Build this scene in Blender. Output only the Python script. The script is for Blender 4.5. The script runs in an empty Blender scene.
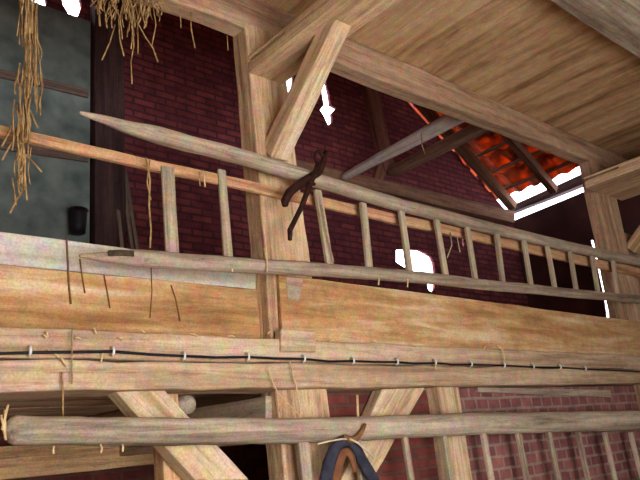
import bpy, bmesh, math, random
from mathutils import Vector, Matrix, noise
random.seed(7)
SC = bpy.context.scene
COL = SC.collection
PI = math.pi

# ------------------------------------------------------------------ camera
F, YAW, PITCH, ROLL = 700.0, math.radians(42.58), math.radians(17.456), math.radians(5.827)
CAM = Vector((0, -3.0, 1.65))
fwd = Vector((math.sin(YAW)*math.cos(PITCH), math.cos(YAW)*math.cos(PITCH), math.sin(PITCH)))
r0 = Vector((math.cos(YAW), -math.sin(YAW), 0))
d0 = fwd.cross(r0)
right = math.cos(ROLL)*r0 + math.sin(ROLL)*d0
down = -math.sin(ROLL)*r0 + math.cos(ROLL)*d0
cd = bpy.data.cameras.new('camera'); cam = bpy.data.objects.new('camera', cd); COL.objects.link(cam)
cd.sensor_width = 36; cd.lens = 36*F/640; cd.clip_start = .05
m3 = Matrix((right, -down, -fwd)).transposed()
cam.matrix_world = Matrix.Translation(CAM) @ m3.to_4x4()
SC.camera = cam

def ray(x, y): return right*((x-320)/F) + down*((y-240)/F) + fwd
def at(x, y, Y=0.0):
    r = ray(x, y); return CAM + r*((Y-CAM.y)/r.y)
def atx(x, y, X):
    r = ray(x, y); return CAM + r*((X-CAM.x)/r.x)
def atz(x, y, Z):
    r = ray(x, y); return CAM + r*((Z-CAM.z)/r.z)
def V(*a): return Vector(a)

# ------------------------------------------------------------------ materials
def lin(c):
    return tuple(((v/255)/12.92 if v/255 <= .04045 else ((v/255+.055)/1.055)**2.4) for v in c)+(1.0,)
def newmat(name):
    m = bpy.data.materials.new(name); m.use_nodes = True
    nt = m.node_tree; b = nt.nodes['Principled BSDF']
    b.inputs['Roughness'].default_value = .85
    b.inputs['Specular IOR Level'].default_value = .2
    return m, nt, b
def N(nt, t, **k):
    n = nt.nodes.new(t)
    for a, v in k.items(): setattr(n, a, v)
    return n
def ramp(nt, stops):
    r = N(nt, 'ShaderNodeValToRGB'); e = r.color_ramp.elements
    while len(e) < len(stops): e.new(.5)
    for i, (p, c) in enumerate(stops):
        e[i].position = p; e[i].color = c if len(c) == 4 else lin(c)
    return r
def wood(name, dark, mid, light, grain=1.0, bump=.35, blotch=None, rough=.85, sat=.84, crack=.6):
    """grain runs along the object's local x"""
    m, nt, b = newmat(name); L = nt.links.new
    tc = N(nt, 'ShaderNodeTexCoord'); oi = N(nt, 'ShaderNodeObjectInfo')
    ad = N(nt, 'ShaderNodeVectorMath', operation='ADD')
    mu = N(nt, 'ShaderNodeVectorMath', operation='SCALE'); mu.inputs['Scale'].default_value = 37.0
    cx = N(nt, 'ShaderNodeCombineXYZ')
    for k in range(3): L(oi.outputs['Random'], cx.inputs[k])
    L(cx.outputs[0], mu.inputs[0]); L(tc.outputs['Object'], ad.inputs[0]); L(mu.outputs[0], ad.inputs[1])
    mp = N(nt, 'ShaderNodeMapping'); mp.inputs['Scale'].default_value = (.9, 16*grain, 16*grain)
    L(ad.outputs[0], mp.inputs[0])
    n1 = N(nt, 'ShaderNodeTexNoise'); n1.inputs['Scale'].default_value = 1.6; n1.inputs['Detail'].default_value = 7; n1.inputs['Roughness'].default_value = .62
    n1.inputs['Distortion'].default_value = .5
    L(mp.outputs[0], n1.inputs['Vector'])
    mp2 = N(nt, 'ShaderNodeMapping'); mp2.inputs['Scale'].default_value = (.4, 4, 4)
    L(ad.outputs[0], mp2.inputs[0])
    n2 = N(nt, 'ShaderNodeTexNoise'); n2.inputs['Scale'].default_value = 1.3; n2.inputs['Detail'].default_value = 5
    L(mp2.outputs[0], n2.inputs['Vector'])
    r = ramp(nt, [(.38, dark), (.5, mid), (.62, light)])
    mx = N(nt, 'ShaderNodeMix'); mx.inputs[0].default_value = .45
    L(n1.outputs[0], mx.inputs['A']); L(n2.outputs[0], mx.inputs['B'])
    L(mx.outputs['Result'], r.inputs[0])
    hs = N(nt, 'ShaderNodeHueSaturation'); hs.inputs['Saturation'].default_value = sat; hs.inputs['Hue'].default_value = .506; L(r.outputs[0], hs.inputs['Color']); out = hs.outputs[0]
    # fine dust mottling
    n3 = N(nt, 'ShaderNodeTexNoise'); n3.inputs['Scale'].default_value = 95; n3.inputs['Detail'].default_value = 2
    L(ad.outputs[0], n3.inputs['Vector'])
    r3 = ramp(nt, [(.3, (.78, .77, .77, 1)), (.7, (1.12, 1.12, 1.12, 1))])
    L(n3.outputs[0], r3.inputs[0])
    mm = N(nt, 'ShaderNodeMix', data_type='RGBA', blend_type='MULTIPLY'); mm.inputs[0].default_value = .8
    L(out, mm.inputs['A']); L(r3.outputs[0], mm.inputs['B']); out = mm.outputs['Result']
    # tinted dust patches
    n5 = N(nt, 'ShaderNodeTexNoise'); n5.inputs['Scale'].default_value = 16; n5.inputs['Detail'].default_value = 4
    L(ad.outputs[0], n5.inputs['Vector'])
    m5 = N(nt, 'ShaderNodeMix', data_type='RGBA', blend_type='OVERLAY'); m5.inputs[0].default_value = .42
    L(out, m5.inputs['A']); L(n5.outputs['Color'], m5.inputs['B']); out = m5.outputs['Result']
    # drying cracks along the grain
    mp6 = N(nt, 'ShaderNodeMapping'); mp6.inputs['Scale'].default_value = (.55, 11, 11); L(ad.outputs[0], mp6.inputs[0])
    n6 = N(nt, 'ShaderNodeTexNoise'); n6.inputs['Scale'].default_value = 1.7; n6.inputs['Detail'].default_value = 3; L(mp6.outputs[0], n6.inputs['Vector'])
    r6 = ramp(nt, [(.485, (1, 1, 1, 1)), (.5, (.45, .42, .4, 1)), (.515, (1, 1, 1, 1))]); L(n6.outputs[0], r6.inputs[0])
    m6 = N(nt, 'ShaderNodeMix', data_type='RGBA', blend_type='MULTIPLY'); m6.inputs[0].default_value = crack
    L(out, m6.inputs['A']); L(r6.outputs[0], m6.inputs['B']); out = m6.outputs['Result']
    if blotch:
        n4 = N(nt, 'ShaderNodeTexNoise'); n4.inputs['Scale'].default_value = 2.6; n4.inputs['Detail'].default_value = 6; n4.inputs['Roughness'].default_value = .7
        L(ad.outputs[0], n4.inputs['Vector'])
        r4 = ramp(nt, [(.5, (0, 0, 0, 1)), (.64, (1, 1, 1, 1))]); L(n4.outputs[0], r4.inputs[0])
        m4 = N(nt, 'ShaderNodeMix', data_type='RGBA'); L(r4.outputs[0], m4.inputs[0]); L(out, m4.inputs['A']); m4.inputs['B'].default_value = lin(blotch)
        out = m4.outputs['Result']
    L(out, b.inputs['Base Color'])
    bp = N(nt, 'ShaderNodeBump'); bp.inputs['Strength'].default_value = bump; bp.inputs['Distance'].default_value = .02
    L(n1.outputs[0], bp.inputs['Height']); L(bp.outputs[0], b.inputs['Normal'])
    b.inputs['Roughness'].default_value = rough
    return m
def plain(name, c1, c2, scale=6, rough=.85, metal=0, bump=.2):
    m, nt, b = newmat(name); L = nt.links.new
    tc = N(nt, 'ShaderNodeTexCoord'); n = N(nt, 'ShaderNodeTexNoise'); n.inputs['Scale'].default_value = scale; n.inputs['Detail'].default_value = 6
    L(tc.outputs['Object'], n.inputs['Vector'])
    r = ramp(nt, [(.32, c1), (.68, c2)]); L(n.outputs[0], r.inputs[0]); L(r.outputs[0], b.inputs['Base Color'])
    bp = N(nt, 'ShaderNodeBump'); bp.inputs['Strength'].default_value = bump; bp.inputs['Distance'].default_value = .02
    L(n.outputs[0], bp.inputs['Height']); L(bp.outputs[0], b.inputs['Normal'])
    b.inputs['Roughness'].default_value = rough; b.inputs['Metallic'].default_value = metal
    return m
def brick(name, c1, c2, mortar, bw=.21, bh=.066, ms=.012):
    """bricks in the x-z plane (object coordinates)"""
    m, nt, b = newmat(name); L = nt.links.new
    tc = N(nt, 'ShaderNodeTexCoord'); sp = N(nt, 'ShaderNodeSeparateXYZ'); cb = N(nt, 'ShaderNodeCombineXYZ')
    ds = N(nt, 'ShaderNodeTexNoise'); ds.inputs['Scale'].default_value = 3
    L(tc.outputs['Object'], ds.inputs['Vector'])
    av = N(nt, 'ShaderNodeMix', data_type='VECTOR'); av.inputs[0].default_value = .02
    L(tc.outputs['Object'], av.inputs['A']); L(ds.outputs['Color'], av.inputs['B'])
    L(av.outputs['Result'], sp.inputs[0]); L(sp.outputs['X'], cb.inputs['X']); L(sp.outputs['Z'], cb.inputs['Y'])
    t = N(nt, 'ShaderNodeTexBrick'); t.inputs['Scale'].default_value = 1; t.inputs['Mortar Size'].default_value = ms
    t.inputs['Brick Width'].default_value = bw; t.inputs['Row Height'].default_value = bh; t.inputs['Mortar Smooth'].default_value = .3
    t.inputs['Color1'].default_value = lin(c1); t.inputs['Color2'].default_value = lin(c2); t.inputs['Mortar'].default_value = lin(mortar)
    L(cb.outputs[0], t.inputs['Vector'])
    n = N(nt, 'ShaderNodeTexNoise'); n.inputs['Scale'].default_value = 7; n.inputs['Detail'].default_value = 7; n.inputs['Roughness'].default_value = .7
    L(tc.outputs['Object'], n.inputs['Vector'])
    r = ramp(nt, [(.3, (.45, .45, .5, 1)), (.7, (1.3, 1.25, 1.2, 1))]); L(n.outputs[0], r.inputs[0])
    mm = N(nt, 'ShaderNodeMix', data_type='RGBA', blend_type='MULTIPLY'); mm.inputs[0].default_value = .85
    L(t.outputs['Color'], mm.inputs['A']); L(r.outputs[0], mm.inputs['B']); L(mm.outputs['Result'], b.inputs['Base Color'])
    bp = N(nt, 'ShaderNodeBump'); bp.inputs['Strength'].default_value = .6; bp.inputs['Distance'].default_value = .015; bp.invert = True
    L(t.outputs['Fac'], bp.inputs['Height']); L(bp.outputs[0], b.inputs['Normal'])
    b.inputs['Roughness'].default_value = .95
    return m

M = {}
M['beam'] = wood('dusty_beam_wood', (150, 114, 82), (186, 150, 112), (206, 176, 142), bump=.5, crack=.4)
M['post'] = wood('post_wood', (156, 112, 76), (206, 162, 116), (226, 190, 146), bump=.6)
M['brace'] = wood('brace_wood', (158, 116, 76), (204, 166, 122), (224, 196, 158))
M['plank'] = wood('honey_plank_wood', (146, 96, 50), (188, 138, 84), (214, 182, 142), grain=.5, bump=.2, sat=.92, crack=.35)
M['white'] = wood('whitewashed_wood', (176, 164, 148), (196, 186, 172), (206, 198, 186), bump=.15, crack=.15)
M['plate'] = wood('plate_wood', (132, 90, 62), (178, 132, 96), (200, 158, 120), bump=.5)
M['ceil'] = wood('ceiling_board_wood', (150, 106, 66), (198, 152, 106), (216, 178, 134), grain=.35, bump=.25, sat=.92, crack=.3)
M['pole'] = wood('weathered_pole_wood', (122, 98, 78), (162, 140, 116), (190, 168, 146), bump=.3, blotch=None)
M['poledark'] = wood('lower_pole_wood', (112, 92, 74), (162, 142, 118), (196, 176, 150), bump=.3, crack=.4)
M['handrail'] = wood('handrail_wood', (150, 92, 46), (196, 134, 80), (214, 164, 112), bump=.2)
M['rung'] = wood('rung_wood', (132, 112, 88), (176, 154, 124), (198, 178, 148), bump=.2)
M['log'] = wood('grey_log_wood', (160, 140, 128), (196, 178, 166), (214, 200, 190), bump=.3)
M['old'] = wood('dark_old_wood', (84, 44, 34), (118, 66, 50), (140, 84, 62))
M['black'] = wood('blackish_wood', (44, 26, 28), (64, 40, 40), (84, 54, 52))  # very dark tone of the wall post and eaves purlin
M['under'] = wood('loft_underside_wood', (150, 124, 98), (196, 170, 140), (214, 190, 162))
M['greyboard'] = wood('grey_board_wood', (140, 112, 84), (166, 142, 116), (184, 168, 148))
M['orange'] = wood('back_beam_wood', (168, 114, 64), (222, 166, 102), (236, 190, 130))
M['bricklit'] = brick('brick_of_back_wall', (200, 96, 66), (176, 76, 54), (150, 98, 74))
M['rafter'] = wood('rafter_wood', (92, 56, 38), (128, 84, 58), (150, 104, 74))
M['lath'] = wood('lath_wood', (84, 66, 58), (116, 94, 82), (140, 116, 100))
M['char'] = plain('charred_wood', (34, 28, 22), (84, 70, 52), 40)
M['brickdark'] = brick('dimmed_brick', (140, 68, 70), (112, 50, 60), (84, 52, 58))  # the loft's dim light is put into this darkened brick colour
M['brickred'] = brick('red_brick', (150, 96, 92), (122, 74, 74), (146, 124, 112), bw=.135, bh=.078, ms=.011)
M['brickback'] = brick('brick_of_lower_wall', (124, 62, 54), (98, 48, 46), (98, 68, 58))
M['plaster'] = plain('grey_plaster', (82, 94, 92), (122, 132, 126), 6)
M['darkwall'] = plain('dark_boarding', (64, 38, 40), (86, 54, 52), 3)
M['floor'] = plain('earth_floor', (168, 148, 122), (198, 178, 150), 4)
M['roomwall'] = plain('barn_wall', (96, 72, 54), (126, 98, 74), 3)
M['iron'] = plain('rusty_iron', (34, 20, 18), (70, 38, 30), 30, rough=.7, metal=.4)
M['cable'] = plain('black_cable', (16, 16, 20), (28, 28, 34), 20, rough=.5)
M['clip'] = plain('white_clip', (196, 196, 198), (220, 220, 220), 20, rough=.5)
M['hay'] = plain('hay', (124, 94, 58), (190, 156, 106), 30)
M['straw'] = plain('pale_straw', (190, 156, 104), (222, 196, 150), 30)
M['darkstraw'] = plain('brown_stalk', (104, 72, 46), (140, 100, 62), 30)
M['twine'] = plain('twine', (196, 176, 146), (220, 204, 178), 40)
M['strap'] = plain('blue_cloth', (34, 36, 48), (62, 62, 76), 18)
M['lining'] = plain('orange_lining', (104, 66, 44), (140, 92, 62), 14)
M['pail'] = plain('dark_pail', (18, 16, 22), (34, 30, 38), 12, rough=.5)
mt, nt, b = newmat('clay_tile'); Lk = nt.links.new
tc = N(nt, 'ShaderNodeTexCoord'); nn = N(nt, 'ShaderNodeTexNoise'); nn.inputs['Scale'].default_value = 5; nn.inputs['Detail'].default_value = 5
Lk(tc.outputs['Object'], nn.inputs['Vector']); rr = ramp(nt, [(.3, (96, 38, 26)), (.7, (190, 90, 50))]); Lk(nn.outputs[0], rr.inputs[0])
Lk(rr.outputs[0], b.inputs['Base Color'])
tl = nt.nodes.new('ShaderNodeBsdfTranslucent'); tl.inputs['Color'].default_value = lin((240, 124, 52)); ms_ = nt.nodes.new('ShaderNodeMixShader'); rt = ramp(nt, [(.36, (.0, .0, .0, 1)), (.66, (.34, .34, .34, 1))]); n9 = N(nt, 'ShaderNodeTexNoise'); n9.inputs['Scale'].default_value = 7; n9.inputs['Detail'].default_value = 5; Lk(tc.outputs['Object'], n9.inputs['Vector']); Lk(n9.outputs[0], rt.inputs[0]); Lk(rt.outputs[0], ms_.inputs[0])  # translucency added to the clay to imitate a daylight glow
Lk(b.outputs[0], ms_.inputs[1]); Lk(tl.outputs[0], ms_.inputs[2]); Lk(ms_.outputs[0], nt.nodes['Material Output'].inputs['Surface'])
M['tile'] = mt

# ------------------------------------------------------------------ mesh helpers
def link(name, me, mat, parent=None, mw=None, smooth=False):
    o = bpy.data.objects.new(name, me); COL.objects.link(o)
    if mat is not None: me.materials.append(M[mat] if isinstance(mat, str) else mat)
    if smooth:
        for p in me.polygons: p.use_smooth = True
    if mw is not None: o.matrix_world = mw
    if parent is not None:
        o.parent = parent
        o.matrix_parent_inverse = Matrix.Identity(4)
        if mw is not None:
            pm = parent.matrix_basis.copy(); q = parent.parent
            while q: pm = q.matrix_basis @ pm; q = q.parent
            o.matrix_basis = pm.inverted() @ mw
    return o
def tag(o, label=None, cat=None, group=None, kind=None):
    if label: o['label'] = label
    if cat: o['category'] = cat
    if group: o['group'] = group
    if kind: o['kind'] = kind
    return o
def empty(name, loc=(0, 0, 0)):
    o = bpy.data.objects.new(name, None); COL.objects.link(o); o.location = loc; o.empty_display_size = .1
    return o
def frame(origin, xdir, ydir):
    x = xdir.normalized(); z = x.cross(ydir).normalized(); y = z.cross(x)
    return Matrix.Translation(origin) @ Matrix((x, y, z)).transposed().to_4x4()
_seed = [0]
def hexa(name, s4, e4, mat, parent=None, seg=None, wob=.004, bevel=.006):
    """a hewn timber: start face s4 and end face e4 (4 points each, matching order)"""
    s4 = [Vector(p) for p in s4]; e4 = [Vector(p) for p in e4]
    c = sum(s4+e4, Vector())/8; xd = (sum(e4, Vector())-sum(s4, Vector()))
    mw = frame(c, xd, s4[1]-s4[0]); inv = mw.inverted()
    L = xd.length/4
    n = seg or max(2, min(40, int(L/.14)))
    nu = 3
    bm = bmesh.new(); _seed[0] += 1; off = Vector((_seed[0]*7.3, 1.7*_seed[0], 0))
    rings = []
    for i in range(n+1):
        t = i/n; q = [s4[k].lerp(e4[k], t) for k in range(4)]; ring = []
        for k in range(4):
            for j in range(nu):
                p = inv @ q[k].lerp(q[(k+1) % 4], j/nu)
                if wob:
                    d = noise.noise_vector(p*3.1+off)*wob*1.6 + noise.noise_vector(p*11+off)*wob*.6
                    p = p + Vector((0, d.y, d.z))
                ring.append(bm.verts.new(p))
        rings.append(ring)
    m = 4*nu
    for i in range(n):
        for k in range(m):
            bm.faces.new((rings[i][k], rings[i][(k+1) % m], rings[i+1][(k+1) % m], rings[i+1][k]))
    bm.faces.new(rings[0][::-1]); bm.faces.new(rings[-1])
    bmesh.ops.recalc_face_normals(bm, faces=bm.faces)
    me = bpy.data.meshes.new(name); bm.to_mesh(me); bm.free()
    o = link(name, me, mat, parent, mw)
    if bevel:
        md = o.modifiers.new('bevel', 'BEVEL'); md.width = bevel; md.segments = 2; md.limit_method = 'ANGLE'; md.angle_limit = math.radians(50)
    return o
def slab(name, a, b, c, d, dep, mat, **k):
    """front quad a-b (long edge), d-c (other long edge), extruded by dep"""
    a, b, c, d, dep = map(Vector, (a, b, c, d, dep))
    return hexa(name, (a, a+dep, d+dep, d), (b, b+dep, c+dep, c), mat, **k)
def timber(name, A, B, w, h, mat, up=(0, 0, 1), w2=None, h2=None, **k):
    A, B, up = Vector(A), Vector(B), Vector(up)
    x = (B-A).normalized(); y = up.cross(x).normalized(); z = x.cross(y)
    def face(P, w, h): return [P-y*w/2-z*h/2, P+y*w/2-z*h/2, P+y*w/2+z*h/2, P-y*w/2+z*h/2]
    return hexa(name, face(A, w, h), face(B, w2 or w, h2 or h), mat, **k)
def tube_bm(bm, pts, rad, sides=8, cap=True, squash=1.0):
    pts = [Vector(p) for p in pts]; n = len(pts)
    if not isinstance(rad, (list, tuple)): rad = [rad]*n
    rings = []; ref = Vector((0, 1, .13)).normalized()
    for i, p in enumerate(pts):
        t = (pts[min(i+1, n-1)]-pts[max(i-1, 0)]).normalized()
        u = ref.cross(t)
        if u.length < .1: u = Vector((1, 0, .2)).cross(t)
        u.normalize(); v = t.cross(u)
        rings.append([bm.verts.new(p+(u*math.cos(2*PI*k/sides)+v*math.sin(2*PI*k/sides)*squash)*rad[i]) for k in range(sides)])
    for i in range(n-1):
        for k in range(sides):
            bm.faces.new((rings[i][k], rings[i][(k+1) % sides], rings[i+1][(k+1) % sides], rings[i+1][k]))
    if cap:
        bm.faces.new(rings[0][::-1]); bm.faces.new(rings[-1])
def finish(name, bm, mat, parent=None, smooth=True, origin=None):
    bmesh.ops.recalc_face_normals(bm, faces=bm.faces)
    if origin is None:
        origin = sum((v.co for v in bm.verts), Vector())/max(1, len(bm.verts))
    origin = Vector(origin)
    bmesh.ops.translate(bm, verts=bm.verts, vec=-origin)
    me = bpy.data.meshes.new(name); bm.to_mesh(me); bm.free()
    return link(name, me, mat, parent, Matrix.Translation(origin), smooth)
def tube(name, pts, rad, mat, parent=None, sides=8, squash=1.0):
    bm = bmesh.new(); tube_bm(bm, pts, rad, sides, squash=squash); return finish(name, bm, mat, parent)
def pole(name, A, B, rad, mat, parent=None, n=40, wob=.01, sides=14, prof=None, squash=1.0):
    """a round, slightly crooked pole built along its own x axis; prof(t) gives the radius"""
    A, B = Vector(A), Vector(B); mw = frame((A+B)/2, B-A, Vector((0, 1, 0))); L = (B-A).length
    _seed[0] += 1; off = Vector((_seed[0]*5.1, 3.3, _seed[0]))
    bm = bmesh.new(); pts, rr = [], []
    for i in range(n+1):
        t = i/n; d = noise.noise_vector(Vector((t*L*.8, 0, 0))+off)*wob
        pts.append(Vector(((t-.5)*L, d.y, d.z))); rr.append(prof(t) if prof else rad)
    tube_bm(bm, pts, rr, sides, squash=squash)
    for v in bm.verts: v.co += noise.noise_vector(v.co*7+off)*.004
    bmesh.ops.recalc_face_normals(bm, faces=bm.faces)
    me = bpy.data.meshes.new(name); bm.to_mesh(me); bm.free()
    return link(name, me, mat, parent, mw, True)
def polywall(name, outer, holes, thick, mat, to3, inward):
    """a wall from a 2-D outline with openings; to3 maps (u,v) to 3-D, inward is the thickness direction"""
    cu = bpy.data.curves.new(name, 'CURVE'); cu.dimensions = '2D'; cu.fill_mode = 'BOTH'; cu.extrude = thick/2
    for poly in [outer]+holes:
        s = cu.splines.new('POLY'); s.points.add(len(poly)-1); s.use_cyclic_u = True
        for p, q in zip(s.points, poly): p.co = (q[0], q[1], 0, 1)
    tmp = bpy.data.objects.new('tmp', cu); COL.objects.link(tmp)
    dg = bpy.context.evaluated_depsgraph_get(); me = bpy.data.meshes.new_from_object(tmp.evaluated_get(dg))
    bpy.data.objects.remove(tmp); bpy.data.curves.remove(cu)
    me.name = name
    for v in me.vertices:
        v.co = to3(v.co.x, v.co.y) + Vector(inward)*(v.co.z+thick/2)
    bm = bmesh.new(); bm.from_mesh(me); bmesh.ops.remove_doubles(bm, verts=bm.verts, dist=1e-5); bmesh.ops.recalc_face_normals(bm, faces=bm.faces); bm.to_mesh(me); bm.free()
    me.materials.clear()
    o = link(name, me, mat); o['kind'] = 'structure'
    return o
def boxmesh(name, lo, hi, mat, kind=None):
    bm = bmesh.new(); bmesh.ops.create_cube(bm, size=1)
    lo, hi = Vector(lo), Vector(hi)
    for v in bm.verts: v.co = Vector([(lo[k]+hi[k])/2+v.co[k]*(hi[k]-lo[k]) for k in range(3)])
    o = finish(name, bm, mat, smooth=False, origin=(lo+hi)/2)
    if kind: o['kind'] = kind
    return o

# ------------------------------------------------------------------ setting
XE, YB = 8.245, 2.0                         # eaves side wall, back wall
XL, YF = -2.6, -5.2                         # left wall, front wall (with the barn door)
ZC = 4.545                                  # underside of the ceiling boards
boxmesh('floor', (XL-.2, YF-.2, -.12), (XE+.3, YB+.2, 0), 'floor', 'structure')
boxmesh('wall_left', (XL-.2, YF-.2, 0), (XL, YB+.2, 5.2), 'roomwall', 'structure')
polywall('wall_front', [(XL, 0), (XE, 0), (XE, 4.7), (XL, 4.7)], [[(-.4, .02), (2.8, .02), (2.8, 3.0), (-.4, 3.0)]], .2, 'roomwall',
         lambda u, v: Vector((u, YF, v)), (0, -1, 0))

# roof underside plane, fixed by the first rafter on the gable wall
pA, pB = at(447, 137, 1.9), at(511, 208, 1.9)
SL = (pA.z-pB.z)/(pA.x-pB.x)
def zr(x): return pB.z+SL*(x-pB.x)          # underside of the rafters
XR = 2.6                                     # ridge
def zroof(x): return zr(x) if x > XR else zr(2*XR-x)

def hole(pts, Y=YB): return [(at(x, y, Y).x, at(x, y, Y).z) for x, y in pts]
holes = [hole(h) for h in (
    [(29, -8), (45, -10), (47, 3), (44, 10), (38, 7), (31, 6)],
    [(60, -10), (79, -8), (82, 6), (80, 13), (76, 18), (70, 19), (67, 11), (63, 5)],
    [(88, -6), (96, -8), (95, 1), (91, 3)],
    [(285, 72), (290, 68), (294, 74), (293, 86), (289, 95), (285, 90)],
    [(296, 64), (299, 60), (303, 61), (301, 68), (297, 70)],
    [(322, 82), (326, 80), (329, 92), (331, 105), (337, 108), (332, 113), (333, 122), (328, 125), (324, 116), (320, 110), (324, 105), (322, 94)],
    [(396, 249), (408, 249), (420, 250), (431, 256), (434, 262), (436, 275), (435, 289), (432, 293), (428, 289), (426, 275), (418, 273), (404, 267), (396, 262)],
    [(462, 238), (464, 237), (465, 246), (463, 247)],
    [(411, 99), (414, 100), (418, 106), (416, 107)],
    [(421, 108), (423, 108), (427, 114), (425, 115)],
    [(442, 140), (444, 140), (452, 150), (450, 151)],
    [(454, 151), (457, 152), (462, 161), (459, 161)],
    [(466, 164), (468, 164), (471, 170), (469, 171)],
    [(477, 176), (479, 176), (485, 186), (483, 187)],
    [(490, 192), (492, 192), (496, 199), (494, 199)])]
xs = [XL+.01, -1, 0, 1, XR, 3.6, 4.6, 5.6, 6.6, 7.4, XE+.25]
outer = [(XL, 0), (XE+.25, 0)] + [(x, zroof(x)+.02) for x in xs[::-1]]
polywall('wall_back', outer, holes, .04, 'brickdark', lambda u, v: Vector((u, YB, v)), (0, 1, 0))
lowz = 2.12
boxmesh('wall_back_lower', (XL, YB-.06, 0), (XE, YB-.005, lowz), 'brickback', 'structure')
polywall('wall_light_block', [(XL, ZC+.2), (XE+.2, ZC+.2)]+[(x, zroof(x)+.02) for x in xs[::-1] if zroof(x) > ZC+.3], [], .1, 'darkwall', lambda u, v: Vector((u, -.12, v)), (0, -1, 0))  # unseen partition added above the plate to keep sky light out

# eaves side wall with its slits (built in y-z)
def holex(pts): return [(atx(x, y, XE).y, atx(x, y, XE).z) for x, y in pts]
ztop = atx(518.7, 218.5, XE).z
sl = [holex(h) for h in ([(590, 240), (595.5, 262), (602.5, 294), (604.5, 306), (606, 318), (609, 318), (608, 306), (606, 294), (599, 262), (593, 240)],
                         [(635, 260), (637, 259), (643, 276), (641, 277)],
                         [(629, 274), (631, 274), (634, 282), (632, 283)])]
sl = [p if True else p for p in sl]
e0 = atx(518.7, 218.5, XE); e1 = atx(582, 192.5, XE)
sy = (e1.z-e0.z)/(e1.y-e0.y)
def zt(y): return e0.z+sy*(y-e0.y)
polywall('wall_right', [(YF, 0), (YB, 0), (YB, zt(YB)), (-.3, zt(-.3)), (-.3, 4.75), (YF, 4.75)], sl, .03, 'darkwall', lambda u, v: Vector((XE, u, v)), (1, 0, 0))

# ceiling: wide boards laid along y, on top of the plate and the joist
bm = bmesh.new(); x = XL
while x < XE:
    w = random.uniform(.2, .3); dz = random.uniform(-.003, .003)
    r = bmesh.ops.create_cube(bm, size=1)
    for v in r['verts']: v.co = Vector((x+w/2+v.co.x*(w-.004), (YF+.1)/2+v.co.y*(-YF+.3), ZC+.015+dz+v.co.z*.03))
    x += w
r = bmesh.ops.create_cube(bm, size=1)
for v in r['verts']: v.co = Vector(((XL+XE)/2+v.co.x*(XE-XL), YF/2+v.co.y*(-YF+.2), ZC+.09+v.co.z*.08))
bmesh.ops.rotate(bm, cent=(0, 0, 0), matrix=Matrix.Rotation(-PI/2, 3, 'Z'), verts=bm.verts)
bmesh.ops.recalc_face_normals(bm, faces=bm.faces)
me = bpy.data.meshes.new('ceiling'); bm.to_mesh(me); bm.free()
o = link('ceiling', me, 'ceil', None, Matrix.Rotation(PI/2, 4, 'Z')); o['kind'] = 'structure'

# tiled roof: courses of curved clay tiles on battens
nrm = Vector((-SL, 0, 1)).normalized(); dn = Vector((1, 0, SL)).normalized()      # down the slope towards +x
RD = .12                                                                          # rafter depth
endpt = at(545, 181, 0)
def on_roof(px, py, lift):
    r = ray(px, py); p0 = Vector((pB.x, 0, pB.z))+nrm*lift
    return CAM + r*((p0-CAM).dot(nrm)/r.dot(nrm))
te = on_roof(525, 190.5, RD+.05)
bm = bmesh.new()
L0 = (te.x-XR)/dn.x; pitch = .33; k = 0; s = 0.0
base = Vector((te.x, 0, te.z))
while s < L0:
    for j in range(-2, 11):
        yc = .02+j*.235+random.uniform(-.006, .006); jit = random.uniform(-.008, .008)
        prev = None
        for i in range(7):
            u = i/6; yy = yc+(u-.5)*.25; hh = .028*math.sin(u*PI*2)
            a = base - dn*(s+jit) + nrm*(.030+hh); bq = base - dn*(s+.40+jit) + nrm*(.004+hh)
            a.y = bq.y = yy
            q = [bm.verts.new(a), bm.verts.new(bq), bm.verts.new(a+nrm*.014), bm.verts.new(bq+nrm*.014)]
            if prev:
                bm.faces.new((prev[0], q[0], q[1], prev[1])); bm.faces.new((prev[2], prev[3], q[3], q[2]))
                bm.faces.new((prev[0], prev[2], q[2], q[0])); bm.faces.new((prev[1], q[1], q[3], prev[3]))
            prev = q
    s += pitch
# the far slope beyond the ridge
p1 = base-dn*L0; 
for lift in (.0, .03):
    vs = [bm.verts.new(V(p1.x, -.6, p1.z+lift)), bm.verts.new(V(p1.x, YB+.4, p1.z+lift)), bm.verts.new(V(2*XR-XE-.4, YB+.4, zr(XE+.4)+.15+lift)), bm.verts.new(V(2*XR-XE-.4, -.6, zr(XE+.4)+.15+lift))]
    bm.faces.new(vs)
o = finish('roof', bm, 'tile', smooth=False); o['kind'] = 'structure'

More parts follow.
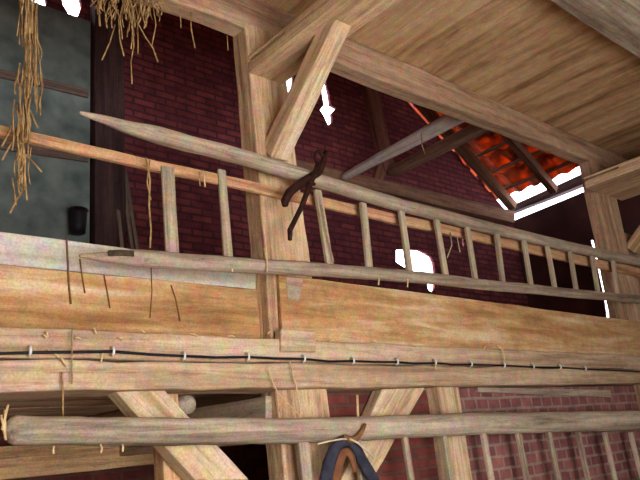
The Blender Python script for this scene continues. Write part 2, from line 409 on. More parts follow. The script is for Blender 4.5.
# ------------------------------------------------------------------ roof timbers
rf0 = timber('rafter', V(XR, 1.9, zr(XR))+nrm*RD/2, V(pB.x+.03, 1.9, zr(pB.x+.03))+nrm*RD/2, .11, RD, 'rafter', up=nrm)
tag(rf0, 'brown rafter running down along the gable wall edge, left border of the lit tiles', 'rafter', 'rafters under the tiles')
q = on_roof(549, 188, 0)
rf1 = timber('rafter', V(XR, q.y, zr(XR))+nrm*RD/2, V(pB.x+.03, q.y, zr(pB.x+.03))+nrm*RD/2, .09, RD, 'rafter', up=nrm)
tag(rf1, 'brown rafter crossing the middle of the lit clay tiles', 'rafter', 'rafters under the tiles')
n = 0
ss = .16
while ss < L0 and n < 16:                                                          # tile battens
    p = base-dn*ss
    bt = timber('tile_batten', V(p.x, -.35, p.z)-nrm*.012, V(p.x, YB+.05, p.z)-nrm*.012, .04, .03, 'rafter', up=nrm, bevel=0, wob=.002)
    names = ['lowest', 'second lowest', 'third lowest', 'fourth lowest', 'fifth lowest', 'sixth lowest', 'seventh lowest', 'eighth lowest', 'ninth lowest', 'tenth lowest', 'eleventh lowest', 'twelfth lowest', 'thirteenth lowest', 'fourteenth lowest', 'fifteenth lowest', 'sixteenth lowest']
    tag(bt, 'thin wooden batten under the red tiles, %s above the bright eaves gap' % names[n], 'batten', 'tile battens')
    ss += pitch; n += 1
    if p.x < 5.2: break
b0, b1 = atx(512, 212, XE-.02), atx(581, 185, XE-.02)
t0, t1 = atx(510, 206, XE-.02), atx(577, 176, XE-.02)
dd = (b1-b0); b0 = b0-dd*.03; b1 = b1+dd*.5; dd2 = t1-t0; t0 = t0-dd2*.03; t1 = t1+dd2*.5
ev = slab('eaves_purlin', b0, b1, t1, t0, (.12, 0, 0), 'black', wob=.003)
tag(ev, 'dark eaves purlin between the two bright strips of daylight under the tiles', 'beam')

# timbers on the gable wall
a, b_ = at(330, 168, YB-.1), at(513, 216, YB-.1)
gb = slab('gable_beam', at(275, 166, YB-.1), at(515, 223, YB-.1), at(515, 211, YB-.1), at(275, 154, YB-.1), (0, .1, 0), 'rafter')
tag(gb, 'brown horizontal beam low on the gable wall, ending below the tiles', 'beam')
st = slab('gable_stud', at(385, 170, YB-.08), at(362, 70, YB-.08), at(374, 70, YB-.08), at(396, 170, YB-.08), (0, .08, 0), 'old')
tag(st, 'dark reddish stud on the gable wall leaning up behind the grey log', 'stud')
st = slab('gable_stud', at(370, 192, YB-.06), at(380, 160, YB-.06), at(390, 160, YB-.06), at(380, 192, YB-.06), (0, .06, 0), 'old')
tag(st, 'short dark brown stud on the gable wall just below the grey log', 'stud')
A, B = at(342, 178, 1.9), at(468, 111, .17)
lg = pole('grey_log', A, B, .06, 'log', wob=.012, prof=lambda t: (.042+.035*t)*(.6 if t < .02 else 1), n=30)
tag(lg, 'pale grey round log sloping from the gable wall up to the wall plate', 'log')
tb = timber('loft_timber', at(392, 172, 1.9), at(492, 122, .18), .12, .10, 'rafter')
tag(tb, 'brown squared timber running beside the grey log on its right', 'beam')

# left end of the back wall: plaster panel framed by dark timber
pl = slab('plaster_panel', V(-1.2, YB-.055, 2.1), V(2.14, YB-.055, 2.1), V(2.15, YB-.055, at(80, 22, YB).z), V(-1.2, YB-.055, at(80, 22, YB).z), (0, .05, 0), 'plaster', wob=.001, bevel=0)
tag(pl, 'grey plaster panel on the back wall at the far left', 'panel')
for nm_, (ya, yb_, h) in {'upper dark rail crossing the grey plaster panel behind the hanging hay': (68, 89, 8), 'lower dark rail crossing the grey plaster panel just under the handrail': (141, 152, 10)}.items():
    rl = slab('wall_rail', at(-40, ya-9+h, YB-.08), at(89, yb_+h, YB-.08), at(89, yb_, YB-.08), at(-40, ya-9, YB-.08), (0, .04, 0), 'lath')
    tag(rl, nm_, 'rail', 'rails on the plaster panel')
pp = slab('wall_post', V(2.16, YB-.12, 2.1), V(2.16, YB-.12, 6.5), V(2.42, YB-.12, 6.5), V(2.42, YB-.12, 2.1), (0, .12, 0), 'black')
tag(pp, 'dark upright post on the back wall between the plaster panel and the bricks', 'post')
for (x0, y0, x1, y1, lab) in ((112, 152, 123, 262, 'leaning lath nearest the dark wall post'), (119, 150, 134, 264, 'leaning lath in the middle of the three on the dark bricks'), (125, 172, 140, 266, 'shortest leaning lath, farthest from the dark wall post')):
    la0, la1 = at(x1, y1, 1.84), at(x0, y0, 1.95); la0 = la0+(la0-la1)*((la0.z-2.16)/(la1.z-la0.z))
    la = timber('leaning_lath', la0, la1, .03, .02, 'lath', up=(0, 1, 0), bevel=0, wob=.002)
    tag(la, 'thin brown '+lab, 'lath', 'laths leaning on the brick wall')
# pail hanging on the plaster
pc = at(78, 221, 1.85)
pail = empty('pail', pc)
bm = bmesh.new(); prof = [(.0, -.135), (.075, -.135), (.083, -.05), (.09, .06), (.098, .13), (.09, .13), (.08, .05), (.07, -.12), (0, -.12)]
rings = []
for r_, z_ in prof: rings.append([bm.verts.new(pc+V(.72*r_*math.cos(2*PI*i/20), .72*r_*math.sin(2*PI*i/20), .72*z_)) for i in range(20)])
for i in range(len(prof)-1):
    for j in range(20): bm.faces.new((rings[i][j], rings[i][(j+1) % 20], rings[i+1][(j+1) % 20], rings[i+1][j]))
bmesh.ops.remove_doubles(bm, verts=bm.verts, dist=1e-5)
finish('bucket_body', bm, 'pail', pail)
tube('handle', [pc+V(.069*math.cos(t), -.02-.05*math.sin(t), .088-.03*math.sin(t)) for t in [PI*i/10 for i in range(11)]], .005, 'iron', pail, 6)
tag(pail, 'dark pail against the lower right corner of the grey plaster panel', 'pail')

# ------------------------------------------------------------------ the frame (front plane y = 0)
mp_ = slab('main_post', V(2.36, 0, 0), V(2.31, 0, 4.32), V(2.595, 0, 4.32), V(2.78, 0, 0), (0, .15, 0), 'post', wob=.007, bevel=.012)
tag(mp_, 'hewn timber post standing behind the middle of the upper ladder', 'post')
pl_, ph_ = at(607, 310, .14), at(577, 160, .14)
dx_ = (ph_.x-pl_.x)/(ph_.z-pl_.z)
p2 = slab('far_post', V(pl_.x-dx_*pl_.z, 0, 0), V(ph_.x+dx_*.1, 0, 4.34), V(6.80, 0, 4.34), V(6.80, 0, 0), (0, .14, 0), 'plate', wob=.007, bevel=.012)
tag(p2, 'thick timber post at the right end of the loft opening', 'post')
bo = slab('upright_board', V(6.81, -.01, 2.64), V(6.81, -.01, 4.2), V(6.99, -.01, 4.2), V(6.94, -.01, 2.64), (0, .05, 0), 'plate', wob=.004)
tag(bo, 'wide upright board flush against the right side of the far post', 'board')
bp_ = slab('boarding', V(7.06, .03, 2.64), V(7.06, .03, 3.6), V(8.15, .03, 3.6), V(8.15, .03, 2.64), (0, .03, 0), 'plate', wob=.003)
tag(bp_, 'brown boarding at the right edge behind the ladder end', 'board')
wp = hexa('wall_plate', (V(-1.5, 0, 4.235), V(-1.5, .13, 4.235), V(-1.5, .13, 4.54), V(-1.5, 0, 4.54)), (V(8.2, 0, 4.33), V(8.2, .13, 4.33), V(8.2, .13, 4.54), V(8.2, 0, 4.54)), 'plate', wob=.007, bevel=.012, seg=60)
tag(wp, 'long heavy beam under the ceiling boards, carried by the posts', 'beam')

def tie(x0, x1, lab):
    bm = bmesh.new()
    def bx(lo, hi):
        r = bmesh.ops.create_cube(bm, size=1)
        for v in r['verts']: v.co = Vector([(lo[k]+hi[k])/2+v.co[k]*(hi[k]-lo[k]) for k in range(3)])
    y1 = -3.6; z0 = 3.95
    # a timber with an open seam on its side near the post
    bx((x0, y1, z0), (x1, 0, z0+.075)); bx((x0, y1, z0+.095), (x1, 0, z0+.115)); bx((x0+.05, y1, z0+.07), (x1, 0, z0+.1)); bx((x0, y1, z0+.07), (x1, -.36, z0+.1))
    c = V((x0+x1)/2, y1/2, 4.1)
    bmesh.ops.translate(bm, verts=bm.verts, vec=-c)
    bmesh.ops.rotate(bm, cent=(0, 0, 0), matrix=Matrix.Rotation(PI/2, 3, 'Z'), verts=bm.verts)
    me = bpy.data.meshes.new('tie_beam'); bm.to_mesh(me); bm.free()
    o = link('tie_beam', me, 'post', None, Matrix.Translation(c) @ Matrix.Rotation(-PI/2, 4, 'Z'))
    md = o.modifiers.new('bevel', 'BEVEL'); md.width = .008; md.segments = 2
    return tag(o, lab, 'beam', 'tie beams under the ceiling')
tie(2.31, 2.575, 'tie beam coming forward from the top of the middle post')
tie(6.36, 7.12, 'tie beam coming forward from the top of the right hand post')
def brace(xc, w, lab, top=4.03):
    o = timber('tie_brace', V(xc, .04, 3.19), V(xc-.02, -.70, top), w, .13, 'brace', up=(1, 0, 0), w2=.13, h2=w*.92, wob=.005)
    return tag(o, lab, 'brace', 'braces from posts to tie beams')
def brace_y(xc, w, t, zb, yt, zt_, lab, mat='brace'):
    A, B = V(xc, 0, zb), V(xc, yt, zt_); d = (B-A).normalized(); nn_ = V(1, 0, 0).cross(d)
    s4 = [A-V(w/2, 0, 0)-nn_*t/2, A+V(w/2, 0, 0)-nn_*t/2, A+V(w/2, 0, 0)+nn_*t/2, A-V(w/2, 0, 0)+nn_*t/2]
    w *= .9
    e4 = [B-V(w/2, 0, 0)-nn_*t/2, B+V(w/2, 0, 0)-nn_*t/2, B+V(w/2, 0, 0)+nn_*t/2, B-V(w/2, 0, 0)+nn_*t/2]
    o = hexa('tie_brace', s4, e4, mat, wob=.004, bevel=.01)
    return tag(o, lab, 'brace', 'braces from posts to tie beams')
brace_y(2.46, .14, .12, 3.43, -.68, 4.01, 'pale sloping brace between the middle post and its tie beam')
brace_y(7.09, .16, .12, 3.40, -.68, 3.97, 'dim sloping brace at the right edge between post and tie beam', 'post')
jo = hexa('ceiling_joist', (V(-1.5, -1.5, 4.38), V(-1.5, -1.2, 4.38), V(-1.5, -1.2, 4.54), V(-1.5, -1.5, 4.54)), (V(8.2, -1.5, 4.38), V(8.2, -1.2, 4.38), V(8.2, -1.2, 4.54), V(8.2, -1.5, 4.54)), 'pole', wob=.006, seg=60)
tag(jo, 'pale joist crossing under the ceiling boards in the upper right corner', 'beam')

# balustrade planks
YB1 = .1
gp = slab('whitewashed_plank', at(-250, 239, YB1), at(256, 289.5, YB1), at(256, 264.5, YB1), at(-250, 200, YB1), (0, .03, 0), 'white', wob=.003, bevel=.004)
tag(gp, 'whitewashed grey plank along the top of the left balustrade', 'plank')
op = slab('honey_plank', at(-250, 328, YB1), at(262, 347, YB1), at(257, 289.7, YB1), at(-250, 239.5, YB1), (0, .025, 0), 'plank', wob=.003, bevel=.004)
tag(op, 'honey coloured plank under the whitewashed one, left of the post', 'plank')
rp = slab('honey_plank', at(283, 340, -.03), V(8.19, -.03, 2.292), V(8.19, -.03, 2.62), at(279, 274, -.03), (0, .025, 0), 'plank', wob=.003, bevel=.004, seg=40)
tag(rp, 'long honey coloured plank right of the post, below the ladder', 'plank')
sc = slab('board_scrap', at(288, 299, -.033), at(299, 301, -.033), at(303, 279, -.033), at(286, 277, -.033), (0, .004, 0), 'greyboard', wob=.002, bevel=0)
tag(sc, 'small whitewashed board scrap on the left end of the right plank', 'board')
wb = slab('wooden_block', at(281, 352, -.07), at(316, 352, -.07), at(315, 331, -.07), at(281, 329, -.07), (0, .06, 0), 'beam', wob=.003)
tag(wb, 'pale block at the foot of the post on the beam ledge', 'block')
sb = hexa('sill_timber', (V(-1.5, -.055, 2.17), V(-1.5, .18, 2.17), V(-1.5, .18, 2.295), V(-1.5, -.055, 2.295)), (V(8.2, -.055, 2.17), V(8.2, .18, 2.17), V(8.2, .18, 2.30), V(8.2, -.055, 2.30)), 'beam', wob=.006, bevel=.012, seg=70)
tag(sb, 'long sill timber carrying the black cable, just below the planks', 'beam')
mb = hexa('main_beam', (V(-1.5, -.065, 2.03), V(-1.5, .17, 2.03), V(-1.5, .17, 2.165), V(-1.5, -.065, 2.165)), (V(8.2, -.065, 2.04), V(8.2, .17, 2.04), V(8.2, .17, 2.165), V(8.2, -.065, 2.165)), 'beam', wob=.007, bevel=.014, seg=70)
tag(mb, 'long horizontal beam above the braces, beneath the sill timber', 'beam')

# loft floor and what is under it
bm = bmesh.new(); y = .14
while y < YB-.1:
    w = random.uniform(.16, .24); r = bmesh.ops.create_cube(bm, size=1)
    for v in r['verts']: v.co = V((XL+XE)/2+v.co.x*(XE-XL), y+w/2+v.co.y*(w-.006), 2.135+random.uniform(-.002, .002)+v.co.z*.035)
    y += w
o = finish('floor_loft', bm, 'under', smooth=False); o['kind'] = 'structure'
x_ = 2.3
tj = slab('loft_joist', atx(266, 442, x_), V(x_, YB-.07, 1.82), V(x_, YB-.07, 2.06), atx(266, 396, x_), (.16, 0, 0), 'under')
tag(tj, 'grey brown joist under the loft floor running back from the middle post', 'joist')
bb = slab('back_beam', at(-40, 484, 1.8), at(205, 459, 1.8), at(205, 436, 1.8), at(-40, 449, 1.8), (0, .14, 0), 'orange')
tag(bb, 'warm brown beam low under the loft at the far left, behind the pole', 'beam')
rl = pole('short_log', at(188, 404.5, .1), at(188, 404.5, .1)+V(.04, 1.2, .03), .045, 'pole', n=10, prof=lambda t: .045)
tag(rl, 'round log end peeping out beside the top of the left brace', 'log')

# lower braces, stud and posts
lb = slab('knee_brace', at(250, 480, -.02), at(165, 389, -.02), at(114, 389, -.02), at(196, 480, -.02), (0, .11, 0), 'brace', wob=.005, bevel=.01)
tag(lb, 'pale brace slanting down right from the main beam, left of the post', 'brace')
sd = slab('short_stud', V(at(172, 460, .11).x, .11, 0), at(160, 388, .11), at(178, 388, .11), V(at(194, 460, .11).x, .11, 0), (0, .1, 0), 'orange')
sd2 = at(172, 470, .11)
tag(sd, 'upright stud behind the left brace under the beam', 'stud')
rb = slab('knee_brace', at(330, 505, -.02), at(383, 389, -.02), at(426, 388, -.02), at(358, 505, -.02), (0, .1, 0), 'brace', wob=.005, bevel=.01)
tag(rb, 'brown brace slanting down left from the main beam, right of the post', 'brace')
a = at(437, 391, 0); c = at(457, 391, 0)
pb = slab('pale_batten', at(478, 392, .01), at(611, 397, .01), at(611, 390, .01), at(478, 387.5, .01), (0, .02, 0), 'pole', wob=.002, bevel=0)
tag(pb, 'thin pale batten along the top of the brick panel under the beam', 'batten')
bs = slab('brick_stud', V(a.x+.02, 0, 0), V(a.x, 0, 2.05), V(c.x+.02, 0, 2.05), V(c.x+.03, 0, 0), (0, .12, 0), 'brace')
tag(bs, 'pale upright stud at the left edge of the brick panel', 'stud')
boxmesh('wall_brick', (2.66, .09, 0), (c.x, .2, 2.03), 'brickback', 'structure')
boxmesh('wall_infill', (c.x, .03, 0), (8.2, .2, 2.03), 'brickred', 'structure')

# handrail with its two balusters
hr = empty('handrail', V(3, 0, 3.2))
slab('rail', at(-60, 112+10, -.03), at(640, 277, -.03), at(640, 268, -.03), at(-60, 112-1, -.03), (0, .03, 0), 'handrail', parent=hr, wob=.004, seg=50)
slab('baluster', at(167, 262, -.045), at(162, 165, -.045), at(175, 167, -.045), at(180, 262, -.045), (0, .02, 0), 'rung', parent=hr, wob=.002)
slab('baluster', at(225, 262, -.045), at(218.5, 168, -.045), at(226, 170, -.045), at(234, 262, -.045), (0, .02, 0), 'rung', parent=hr, wob=.002)
tag(hr, 'thin brown handrail running behind the ladder, with two pale balusters', 'handrail')

# upper ladder
def ladder_rail(name, pts, rad, mat, parent, point=.3):
    """crooked pole through measured points with a pointed left end"""
    pts = [Vector(p) for p in pts]; A, B = pts[0], pts[-1]
    mw = frame((A+B)/2, B-A, Vector((0, 1, 0))); inv = mw.inverted(); L = (B-A).length
    P, R = [], []; n = 70; _seed[0] += 1
    for i in range(n+1):
        t = (i/n)**1.6; s = t*(len(pts)-1); k = min(int(s), len(pts)-2)
        # walk by length, not by index
        d = t*L; acc = 0
        for a, b in zip(pts, pts[1:]):
            l = (b-a).length
            if d <= acc+l or b is pts[-1]: p = a.lerp(b, min(1, (d-acc)/l)); break
            acc += l
        j = noise.noise_vector(Vector((d*1.3, _seed[0], 0)))*.006
        P.append(inv @ p + Vector((0, j.y*.3, j.z)))
        r = rad[0]+(rad[1]-rad[0])*t
        if d < point: r *= .16+.84*(d/point)**.8
        R.append(r)
    bm = bmesh.new(); tube_bm(bm, P, R, 14, squash=1.0)
    for v in bm.verts: v.co += noise.noise_vector(v.co*8)*.004
    bmesh.ops.recalc_face_normals(bm, faces=bm.faces)
    me = bpy.data.meshes.new(name); bm.to_mesh(me); bm.free()
    return link(name, me, mat, parent, mw, True)
YL = -.095
ld = empty('ladder', V(4, YL, 3.0))
top = ladder_rail('side_rail', [at(79, 112, YL), at(130, 128, YL), at(240, 157, YL), at(330, 185, YL), at(400, 205, YL), at(500, 231, YL), at(600, 254, YL), at(660, 266, YL)], (.046, .046), 'pole', ld, .42)
bot = ladder_rail('side_rail', [at(79, 256.5, YL), at(140, 258, YL), at(240, 264.5, YL), at(320, 270, YL), at(400, 276, YL), at(500, 286, YL), at(600, 296, YL), at(660, 301, YL)], (.042, .038), 'pole', ld, .3)
# charred patch on the tip of the lower rail
pk = timber('end_plate', at(108, 254, YL-.026), at(134, 254.5, YL-.036), .03, .012, 'char', parent=bot, wob=.012, up=(0, 1, 0)); pk['label'] = 'dark charred patch near the rail tip'
for (x0, y0, x1, y1) in ((317, 190, 330, 268), (362.5, 203, 369.5, 270), (401, 211, 410, 274), (435.5, 215, 445.5, 276), (467, 227, 475.5, 280), (496, 233, 503.5, 284), (523.5, 240, 531, 286), (547, 246, 555, 290), (570, 250, 576.5, 292), (592, 256, 598, 294), (613, 260, 618, 296)):
    A, B = at(x1, y1, YL), at(x0, y0, YL)
    timber('rung', A, B, .05, .026, 'rung', parent=ld, up=(0, 1, 0), wob=.003, bevel=.005)
tag(ld, 'long grey wooden ladder with pointed ends hung along the loft opening', 'ladder', 'ladders hung on the frame')

# lower ladder
YP = -.1
l2 = empty('ladder', V(4, YP, 1.6))
P0, P1 = at(3, 431, YP), at(700, 418.5, YP)
mid1, mid2 = at(300, 431, YP), at(462, 424.5, YP)
tp = ladder_rail('side_rail', [P0, at(150, 431.5, YP), mid1, mid2, at(640, 420, YP), P1], (.057, .088), 'poledark', l2, .03)
dz = V(0, 0, -.52)
ladder_rail('side_rail', [P0+dz, mid1+dz, at(640, 420, YP)+dz, P1+dz], (.05, .05), 'poledark', l2, .03)
for x0 in (300, 355, 403, 442, 482, 517, 548, 577, 604, 630):
    A = at(x0, 436, YP); A.z += .03
    w = {300: .07, 442: .03}.get(x0, .042)
    timber('rung', A+V(.02, -.01, -.55), A+V(0, -.01, 0), w, .028, 'poledark', parent=l2, up=(0, 1, 0), wob=.003)
tag(l2, 'thick round pole ladder hung across the braces below the main beam', 'ladder', 'ladders hung on the frame')

# cable with its clips
YCb = -.078
cp = [(-60, 353.5), (0, 353.5), (40, 352.5), (80, 352), (113, 351.5), (150, 354.5), (184, 356), (215, 357.5), (248, 357), (275, 358.5), (304, 359), (330, 361.5), (353, 361), (375, 362), (397, 362), (415, 363.5), (435, 363), (452, 364.5), (471, 364.5), (504, 365.5), (533, 367), (560, 367.5), (585, 369), (615, 370.5), (660, 372.5)]
cb = empty('electric_cable', at(320, 360, YCb))
tube('cable_run', [at(x, y, YCb) for x, y in cp], .0065, 'cable', cb, 8)
for x, y in ((30, 350.5), (113, 351), (184, 355.5), (248, 356.5), (304, 358.5), (353, 360.5), (397, 361.5), (435, 362.5), (471, 364), (504, 365), (533, 366.5), (560, 367), (585, 368.5)):
    p = at(x, y, YCb-.004)
    bm = bmesh.new()
    tube_bm(bm, [p+V(0, .012, -.018), p+V(0, -.006, -.013), p+V(0, -.01, 0), p+V(0, -.006, .013), p+V(0, .012, .018)], .006, 6)
    finish('clip', bm, 'clip', cb)
tag(cb, 'black electric cable running along the sill timber, held by white clips', 'cable')

# iron latch hanging on the post and ladder
Yk = -.165
ir = empty('iron_hook', at(305, 190, Yk))
tube('hook_arm', [at(x, y, Yk) for x, y in ((326, 152), (323, 163), (319, 172), (308, 179), (297, 186), (289, 193), (285, 201), (285, 206))], [.018, .02, .024, .026, .026, .027, .025, .017], 'iron', ir, 8)
tube('pull_rod', [at(x, y, Yk-.02) for x, y in ((318, 163), (313, 178), (307, 192), (302, 206), (296, 218), (290, 230), (290, 240))], [.014, .016, .017, .016, .015, .016, .012], 'iron', ir, 8)
bm = bmesh.new()
tube_bm(bm, [at(319, 158, Yk)+V(.035*math.cos(t), 0, .045*math.sin(t)) for t in [2*PI*i/14 for i in range(15)]], .011, 6, cap=False); finish('ring', bm, 'iron', ir)
tube('staple', [at(314, 184, Yk), at(314, 184, -.0)], .012, 'iron', ir, 6)
tag(ir, 'dark rusty iron hook with a hanging rod, right of the middle post', 'hook')

# padded loop and twine on the lower pole
Ys = -.165
lp = empty('padded_loop', at(345, 450, Ys))
arch = [(318, 520), (321, 500), (325, 482), (329, 464), (334, 450), (341, 442), (349, 441), (356, 447), (362, 460), (369, 472), (378, 488), (386, 505), (392, 522)]
tube('loop_band', [at(x, y, Ys) for x, y in arch], [.03, .034, .038, .04, .036, .03, .028, .03, .034, .036, .036, .034, .03], 'strap', lp, 10, squash=.6)
arch2 = [(333, 520), (335, 490), (338, 466), (343, 453), (348, 451), (352, 458), (355, 472)]
tube('lining', [at(x, y, Ys+.03) for x, y in arch2], [.03, .032, .034, .03, .026, .02, .015], 'lining', lp, 8, squash=.5)
tag(lp, 'dark blue padded loop tied under the lower pole beside the post', 'loop')
tw = empty('twine', at(352, 436, Ys))
tube('knot', [at(x, y, YP-.085) for x, y in ((344, 436), (350, 440), (356, 439), (361, 433), (365, 424))], [.012, .02, .018, .014, .01], 'darkstraw', tw, 6)
tube('strand', [at(x, y, YP-.09) for x, y in ((318, 444), (330, 441), (342, 439), (350, 439))], .005, 'twine', tw, 5)
tube('strand', [at(x, y, YP-.11) for x, y in ((350, 439), (358, 443), (366, 450), (374, 458))], .006, 'twine', tw, 5)
tag(tw, 'pale twine knotted round the lower pole above the blue loop', 'twine')

# ------------------------------------------------------------------ hay and straw
def strands(name, specs, mat, lab, cat):
    bm = bmesh.new()
    for pts, r in specs: tube_bm(bm, pts, r, 4)
    o = finish(name, bm, mat); return tag(o, lab, cat, kind='stuff')
def droop(px, py, length, Y, spread, n=6, lean=0):
    """a hanging stalk: from pixel (px,py) down by length pixels"""
    pts = []; x = px; dx = random.uniform(-spread, spread)+lean
    ph = random.uniform(0, 6)
    for i in range(n):
        t = i/(n-1); pts.append(at(px+dx*t+math.sin(ph+t*5)*1.5, py+length*t, Y+random.uniform(-.012, .012)))
    return pts
S = []
for i in range(40):
    px = random.gauss(28, 5); S.append((droop(px, random.uniform(-60, 30), random.uniform(40, 100), -.12+random.uniform(-.05, .05), 5), random.uniform(.0025, .0045)))
for i in range(24):
    px = random.gauss(24, 4); S.append((droop(px, random.uniform(60, 110), random.uniform(25, 60), -.12+random.uniform(-.04, .04), 5, lean=-1), random.uniform(.0025, .0045)))
for i in range(10):
    S.append((droop(random.uniform(34, 42), random.uniform(40, 80), random.uniform(20, 45), -.1, 4), .003))
for (a_, b2) in (((26, 105), (20, 165)), ((22, 130), (24, 190)), ((20, 150), (42, 172)), ((12, 178), (16, 205)), ((26, 185), (10, 213)), ((30, 110), (38, 128)), ((18, 125), (2, 160)), ((24, 150), (27, 200)), ((14, 120), (2, 146))):
    A, B = at(*a_, -.1), at(*b2, -.1); S.append(([A, A.lerp(B, .5)+V(random.uniform(-.01, .01), 0, 0), B], .0045))
for i in range(16):
    S.append((droop(random.gauss(22, 2.5), random.uniform(130, 150), random.uniform(20, 55), -.1, 3), .003))
strands('hay_rope', S, 'hay', 'long hank of hay hanging down over the left end of the handrail', 'hay')
S = []
for i in range(75):
    px = random.uniform(92, 165); d = max(8, 46-abs(px-128)*.9); S.append((droop(px, random.uniform(-14, 6), random.uniform(.3, 1)*d, -.03+random.uniform(-.05, .05), 7), random.uniform(.0025, .005)))
for (pts, r) in (([(132, 20), (134, 45), (131, 62), (132, 84)], .004), ([(115, 25), (110, 42), (102, 60)], .004), ([(136, 20), (146, 38), (153, 48), (158, 62)], .005), ([(152, 0), (156, 25), (152, 45)], .004), ([(118, 10), (120, 40), (124, 56)], .005), ([(138, 30), (138, 54)], .004), ([(98, 0), (100, 26)], .006)):
    S.append(([at(x, y, -.05) for x, y in pts], r))
strands('hay_tuft', S, 'hay', 'tangled tuft of hay hanging from the beam, upper left', 'hay')

def stalk(name, pts, Y, r, mat, lab, group=None, cat='straw'):
    return tag(tube(name, [at(x, y, Y) for x, y in pts], r, mat, None, 5), lab, cat, group)
stalk('dry_stalk', [(66.5, 238), (68, 262), (69, 285), (71, 304)], .092, .0045, 'darkstraw', 'dark dry stalk hanging over the whitewashed plank, left of the ladder tip')
stalk('dry_stalk', [(80, 259), (82, 275), (85, 293)], .094, .0035, 'darkstraw', 'short brown stalk hanging just under the pointed tip of the lower rail')
stalk('dry_stalk', [(104, 275), (107, 290), (110, 308)], .094, .0035, 'darkstraw', 'brown stalk on the honey plank right of the ladder tip')
stalk('dry_stalk', [(171, 285), (176, 300), (180, 321)], .094, .0035, 'darkstraw', 'slanting brown stalk on the left honey plank below the wide baluster')
stalk('hay_string', [(146, 158), (150, 180), (149, 205), (151, 230), (150, 248)], -.07, .005, 'hay', 'thin straw hanging from the handrail left of the wide baluster')
stalk('hay_string', [(150, 160), (147, 182), (151, 200)], -.07, .004, 'hay', 'short straw beside the one hanging from the handrail at left')
stalk('hay_string', [(151, 266), (152, 292), (150, 318)], .096, .003, 'darkstraw', 'thread hanging under the lower ladder rail on the left honey plank')
stalk('hay_string', [(199, 172), (200, 186)], -.07, .004, 'hay', 'tiny straw hanging from the handrail between the two balusters')
stalk('hay_string', [(204, 173), (205, 187)], -.07, .004, 'straw', 'tiny pale straw hanging from the handrail just left of the narrow baluster')
stalk('hay_string', [(191, 12), (191, 28), (195, 48)], -.02, .004, 'hay', 'pale straw hanging under the top beam right of the hay tuft')
stalk('hay_string', [(227, 34), (228, 50)], -.02, .003, 'hay', 'tiny straw hanging from the top beam beside the middle post')
stalk('hay_string', [(180, 8), (181, 28)], -.02, .003, 'hay', 'thin straw hanging from the top beam at the edge of the hay tuft')
stalk('hay_string', [(421, 133), (422, 145), (425, 154)], .6, .005, 'hay', 'pale straw hanging from the grey log in the loft')
stalk('hay_string', [(322, 205), (326, 230), (334, 262)], -.13, .003, 'hay', 'hair thin straw hanging along the first rung right of the post')
stalk('hay_string', [(450, 232), (452, 245), (447, 258)], -.12, .005, 'rung', 'curled straw hanging beside the rung right of the bright opening')
stalk('hay_string', [(457, 236), (460, 252)], -.12, .004, 'rung', 'straight straw hanging beside the curled one right of the bright opening')
stalk('hay_string', [(264, 248), (267, 260), (267, 272)], -.145, .004, 'straw', 'pale straw stuck on the lower rail in front of the post')
stalk('hay_string', [(62, 372), (63, 395), (63, 417)], -.085, .004, 'hay', 'long straw hanging below the beam onto the lower pole at left')
stalk('hay_string', [(72, 330), (72, 355), (72, 384)], -.085, .003, 'hay', 'long thin straw hanging across the cable at left')
stalk('hay_string', [(61, 358), (67, 366)], -.085, .006, 'straw', 'bright short straw lying slantwise on the beam at left')
stalk('hay_string', [(267, 365), (272, 380), (277, 392), (300, 416)], -.095, .0035, 'straw', 'thin pale straw slanting over the beam in front of the post')
stalk('hay_string', [(290, 361), (296, 385), (300, 414)], -.095, .004, 'straw', 'long pale straw hanging over the beam right of the post centre')
stalk('hay_string', [(357, 395), (358, 417)], -.08, .008, 'straw', 'pale stick standing between beam and lower pole, right of the post')
stalk('hay_string', [(435, 361), (436, 370)], -.095, .004, 'straw', 'small straw hanging on the cable above the brick stud')
stalk('hay_string', [(497, 345), (503, 350), (505, 362)], -.095, .004, 'straw', 'pale bent straw above the cable, over the brick panel')
stalk('hay_string', [(484, 349), (487, 344)], -.09, .004, 'straw', 'tiny straw on the sill timber left of the bent one')
for i, (p, q) in enumerate((((1, 415), (6, 440)), ((8, 405), (2, 430)), ((5, 410), (5, 438)))):
    stalk('hay_string', [p, q], -.15, .005, 'straw', 'pale straw wrapped at the left end of the lower pole', 'straws at the pole end')
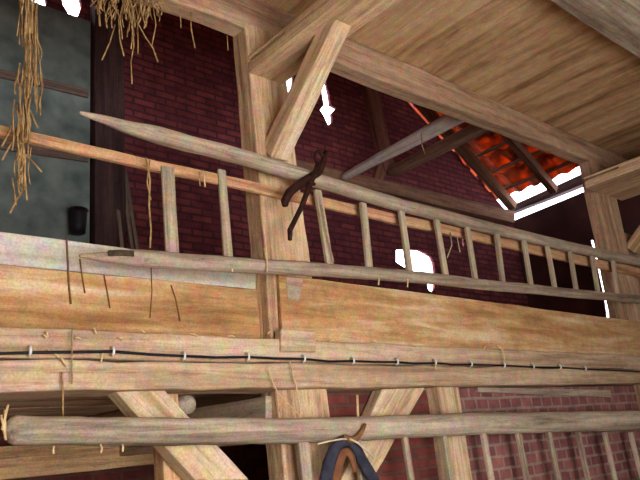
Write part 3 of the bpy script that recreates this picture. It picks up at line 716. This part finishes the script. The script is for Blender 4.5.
for (x, y, dx, dy) in ((100, 446, 3, 8), (122, 446, 1, 8), (54, 446, -1, 6), (350, 444, 4, 7), (418, 434, 1, 5), (375, 281, 2, 7), (405, 280, 2, 9)):
    pass
for (x, y, dx, dy) in ((43, 335, 4, 3), (46, 331, 2, 6), (94, 328, 2, 6), (103, 353, -2, 10), (48, 350, 12, 8), (190, 334, 8, 2), (268, 334, 3, -3), (140, 330, 5, 3), (75, 338, 6, 1), (228, 336, 7, 1), (330, 341, 6, 1), (372, 340, 5, 2), (412, 345, 4, 2), (118, 338, 5, 2)):
    stalk('straw_bit', [(x, y), (x+dx*.5, y+dy*.5-1), (x+dx, y+dy)], -.075, .004, 'straw', 'short pale straw scrap caught along the ledge of the sill timber', 'straw scraps on the ledge')
for (x, y, dx, dy) in ((100, 444, 2, 9), (122, 443, 1, 9), (54, 446, -1, 8), (378, 274, 1, 11), (407, 276, 1, 11), (233, 266, -1, 6)):
    lo = y > 400
    stalk('straw_bit', [(x, y), (x+dx, y+dy*.5), (x+dx*.4, y+dy)], -.12, .005, 'straw', 'short pale straw hanging under the lower pole at left' if lo else 'short pale straw hanging under the lower rail of the ladder', 'straws under the lower pole' if lo else 'straws under the ladder rail')

# ------------------------------------------------------------------ light
w = bpy.data.worlds.new('sky'); SC.world = w; w.use_nodes = True
bg = w.node_tree.nodes['Background']; bg.inputs['Color'].default_value = (.93, .92, 1.0, 1); bg.inputs['Strength'].default_value = 13
al = bpy.data.lights.new('door_daylight', 'AREA'); al.shape = 'RECTANGLE'; al.size = 3.0; al.size_y = 2.7; al.energy = 345; al.color = (1.0, .96, .87)
ao = bpy.data.objects.new('door_daylight', al); COL.objects.link(ao); ao.location = (.95, YF+.08, 1.55)
ao.rotation_euler = (PI/2, 0, 0)
ao.rotation_euler = (Vector((.12, 1, .45))).to_track_quat('-Z', 'Y').to_euler()

SC.view_settings.view_transform = 'Standard'; SC.view_settings.look = 'None'; SC.view_settings.gamma = 1
SC.view_settings.exposure = -1.0; SC.view_settings.use_curve_mapping = False
